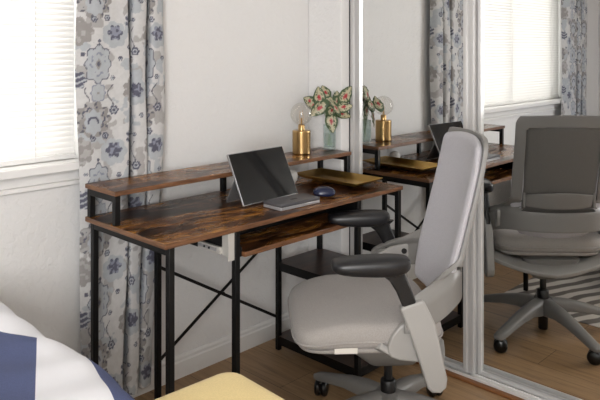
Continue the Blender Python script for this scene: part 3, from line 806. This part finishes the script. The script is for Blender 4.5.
# back frame: upper frame that widens into a belt wrapping forward to the arms
def frame_pt(u, v):
    t_ = u*2-1; z = lerp(.520, 1.030, v); s = abs(t_)
    w_ = 1-sst(.595, .662, z)                      # 1 in the belt, 0 in the upper frame
    hw = .205
    if z > .99: hw -= .018*((z-.99)/.04)**2
    fl_x = interp(XF, z)-.028-.028*(1-s*s)        # upper frame, gently dished
    fl_y = t_*hw
    ph = s*R(96)                                  # belt: half ellipse in plan, open to the front
    be_y = math.copysign(.284*math.sin(ph)**.95, t_); be_x = -.230+.215*(1-math.cos(ph))
    x = lerp(fl_x, be_x, w_); y = lerp(fl_y, be_y, w_)
    zz = z-w_*.050*sst(.40, 1, s)+(.006*(1-s*s) if z > .95 else 0)
    return (x, y, zz)
def hole(u, v):
    z = lerp(.520, 1.030, v); y = abs(u*2-1)*.205 if z > .68 else abs(frame_pt(u, v)[1])
    a = max(0, abs(z-.790)-.170)/.018; b_ = max(0, y-.142)/.020
    return (a*a+b_*b_) < 1
obj('back_frame', grid(B(), frame_pt, 56, 60, hole), M['grey_plastic2'], CH, smooth=True, solid=.014, bevel=.004, angle=60)
def inner(u, v):
    z = lerp(.585, .985, v); y = lerp(-.162, .162, u); s = abs(u*2-1)
    return (interp(XF, z)-.034-.030*(1-s*s), y, z)
obj('back_mesh', grid(B(), inner, 16, 24), M['mesh'], CH, smooth=True, solid=.004)
def lum(u, v):
    s = abs(u*2-1); y = lerp(-.150, .150, u); z = .655+(v-.5)*lerp(.074, .050, s**2)+.004*(1-s*s)
    return (interp(XF, z)-.050-.030*(1-s*s)+.012*s**6, y, z)
lu = obj('lumbar_support', grid(B(), lum, 20, 6), M['grey_plastic2'], CH, smooth=True, solid=.010, bevel=.003, angle=60)
for sg in (-1, 1):
    obj('lumbar_clip', bx(-.212, -.186, sg*.151-.006, sg*.151+.006, .622, .690), M['grey_plastic2'], lu, bevel=.003)
    # arm: bracket, side cover, stem, pad
    def fn(a, b_, t_): return Vector((a, sg*t_, b_))
    poly = [(.022, .546), (.012, .553), (-.044, .570), (-.053, .564), (-.084, .500), (-.108, .390), (-.121, .335), (-.117, .308), (-.100, .293), (-.074, .294), (-.060, .308), (-.040, .375), (-.010, .465)]
    br_ = obj('arm_bracket', prism(B(), [(a-(0 if sg > 0 else .035), b_) for a, b_ in poly], .262, .298, fn), M['grey_plastic'], CH, bevel=.007, seg=4, angle=50)
    obj('pivot_plate', prism(B(), ([(-.005, .500), (-.005, .548), (-.055, .568), (-.09, .566), (-.10, .54), (-.08, .500)] if sg > 0 else [(-.005, .500), (-.005, .548), (-.055, .572), (-.11, .584), (-.15, .604), (-.16, .590), (-.15, .53), (-.10, .500)]), .238, .254, fn), M['grey_plastic'], CH, bevel=.004, seg=2, angle=50)
    poly = [(.052, .425), (.040, .455), (.018, .482), (-.01, .500), (-.07, .495), (-.10, .40), (-.08, .37), (-.02, .375), (.020, .380), (.044, .390), (.053, .405)]
    obj('pivot_cover', prism(B(), poly, .250, .268, fn), M['grey_plastic'], CH, bevel=.006, seg=3, angle=50)
    obj('bracket_bolt', lathe(B(), [(.0105, sg*.2385), (.0105, sg*.2355)], 16, (-.108, 0, .558), 'Y'), M['black_plastic'], CH, smooth=True)
    rings = []
    for x, z, wx in ((-.024, .510, .020), (-.008, .555, .020), (.010, .600, .021), (.028, .635, .024), (.045, .650, .036), (.060, .664, .062)):
        rings.append([(x+wx*(1 if sg > 0 else 1.2)*a-(0 if sg > 0 else .062), sg*.280+.0145*b_, z+(-.35*wx*a if z < .65 else 0)) for a, b_ in ((-1, -.6), (-.8, -1), (.8, -1), (1, -.6), (1, .6), (.8, 1), (-.8, 1), (-1, .6))])
    obj('arm_stem', loft(B(), rings), M['black_plastic'], CH, smooth=True, angle=50)
    obj('height_button', bx(.105, .135, sg*.28-.012, sg*.28+.012, .648, .662), M['black_plastic'], CH, bevel=.003)
    rings = []
    for x, hw, z0, z1 in ((.262, .018, .672, .689), (.256, .034, .665, .695), (.235, .044, .656, .700), (.16, .047, .650, .706), (.07, .047, .648, .708), (.022, .043, .654, .706), (.003, .034, .667, .703), (-.005, .018, .674, .696)):
        n = 16; rg = []
        for k in range(n):
            a = 2*math.pi*k/n; c, s = math.cos(a), math.sin(a); q = (abs(c)**4.5+abs(s)**4.5)**(-1/4.5)
            rg.append((lerp(-.011, .226, (x+.005)/.267) - (0 if sg > 0 else .05), sg*.280+hw*c*q, (z0+z1)/2-.006+(z1-z0)/2*s*q))
        rings.append(rg)
    obj('arm_pad', loft(B(), rings), M['pad'], CH, smooth=True, sub=1)

# ------------------------------------------------------------ rug, stool, bed
tag(obj('striped_rug', bx(-.2, 1.66, .15, 1.74, .0005, .003), M['rug']), 'grey and white striped rug on the wood floor, seen in the mirror under the chair', 'rug')
st = thing('upholstered_stool', 'pale yellow upholstered square stool at the bottom edge of the picture', 'stool', (1.028, 1.098, 0), R(-3))
def sring(hx, hy, z, r_=.045, n=8):
    out = []
    for cx, cy, a0 in ((hx-r_, hy-r_, 0), (-hx+r_, hy-r_, 90), (-hx+r_, -hy+r_, 180), (hx-r_, -hy+r_, 270)):
        for k in range(n+1): a = R(a0+90*k/n); out.append((cx+r_*math.cos(a), cy+r_*math.sin(a), z))
    return out
obj('cushion', loft(B(), [sring(.142, .295, .315), sring(.149, .305, .320), sring(.152, .308, .345), sring(.152, .308, .440), sring(.149, .305, .452), sring(.140, .295, .461), sring(.122, .275, .466, .035), sring(.08, .22, .470, .02), sring(.01, .10, .471, .008)]), M['velvet'], st, smooth=True, angle=60)
obj('base_panel', loft(B(), [sring(.138, .290, .12), sring(.142, .294, .125), sring(.142, .294, .313), sring(.138, .290, .315)]), M['velvet'], st, smooth=True)
for sx_ in (-1, 1):
    for sy_ in (-1, 1): obj('leg', lathe(B(), [(.011, .0125), (.018, .12)], 16, (sx_*.115, sy_*.255, 0)), M['legwood'], st, smooth=True)

bed = thing('bed', 'bed under the window, its mattress hidden below the striped duvet', 'bed', (0, 1.1, 0))
bm = B(); box(bm, -.80, .74, -.93, .93, .16, .30)
obj('bed_frame', bm, M['legwood'], bed, bevel=.01)
obj('mattress', bx(-.80, .74, -.93, .93, .30, .53), M['mattress'], bed, bevel=.05, seg=4)
for a in (-.74, .68):
    for b_ in (-.87, .87): obj('leg', bx(a-.03, a+.03, b_-.03, b_+.03, .012 if b_ < .6 else 0.0, .16), M['legwood'], bed)
# duvet with stripes
XE = [(.0, .78), (1.20, .79), (1.35, .815), (1.48, .825), (1.64, .79), (1.80, .79), (1.93, .80), (2.05, .80)]
ZT = [(.0, .585), (1.2, .590), (1.5, .605), (1.7, .615), (1.95, .625), (2.05, .625)]
nav, whi = srgb('#474e70')[:3], srgb('#e6e6ea')[:3]
DU = []
def duv(u, v):
    y = lerp(.12, 2.06, v); xe = interp(XE, y); zt = interp(ZT, y)
    s = lerp(-.88, xe+.30, u)               # arc across the bed
    top = xe-.07
    wr = .005*math.sin(y*11+s*9)+.004*math.sin(s*23-y*7)+.003*math.sin(y*37+s*15)
    if s < top: x, z = s, zt
    else:
        q = s-top; rad = .10; a = min(q/rad, math.pi/2*.92)
        x = top+rad*math.sin(a); z = zt-rad*(1-math.cos(a))
        q2 = max(0, q-rad*math.pi/2*.92); x += q2*.0; z -= q2
        x += .008*math.sin(y*16)*min(1, q2*8)
    DU.append((s, y)); return (x, y, z+wr)
bm = grid(B(), duv, 200, 240); bm.verts.index_update()
dv_o = obj('duvet', bm, M['duvet'], smooth=True)
tag(dv_o, 'white duvet with broad navy blue stripes spread over the bed', 'duvet')
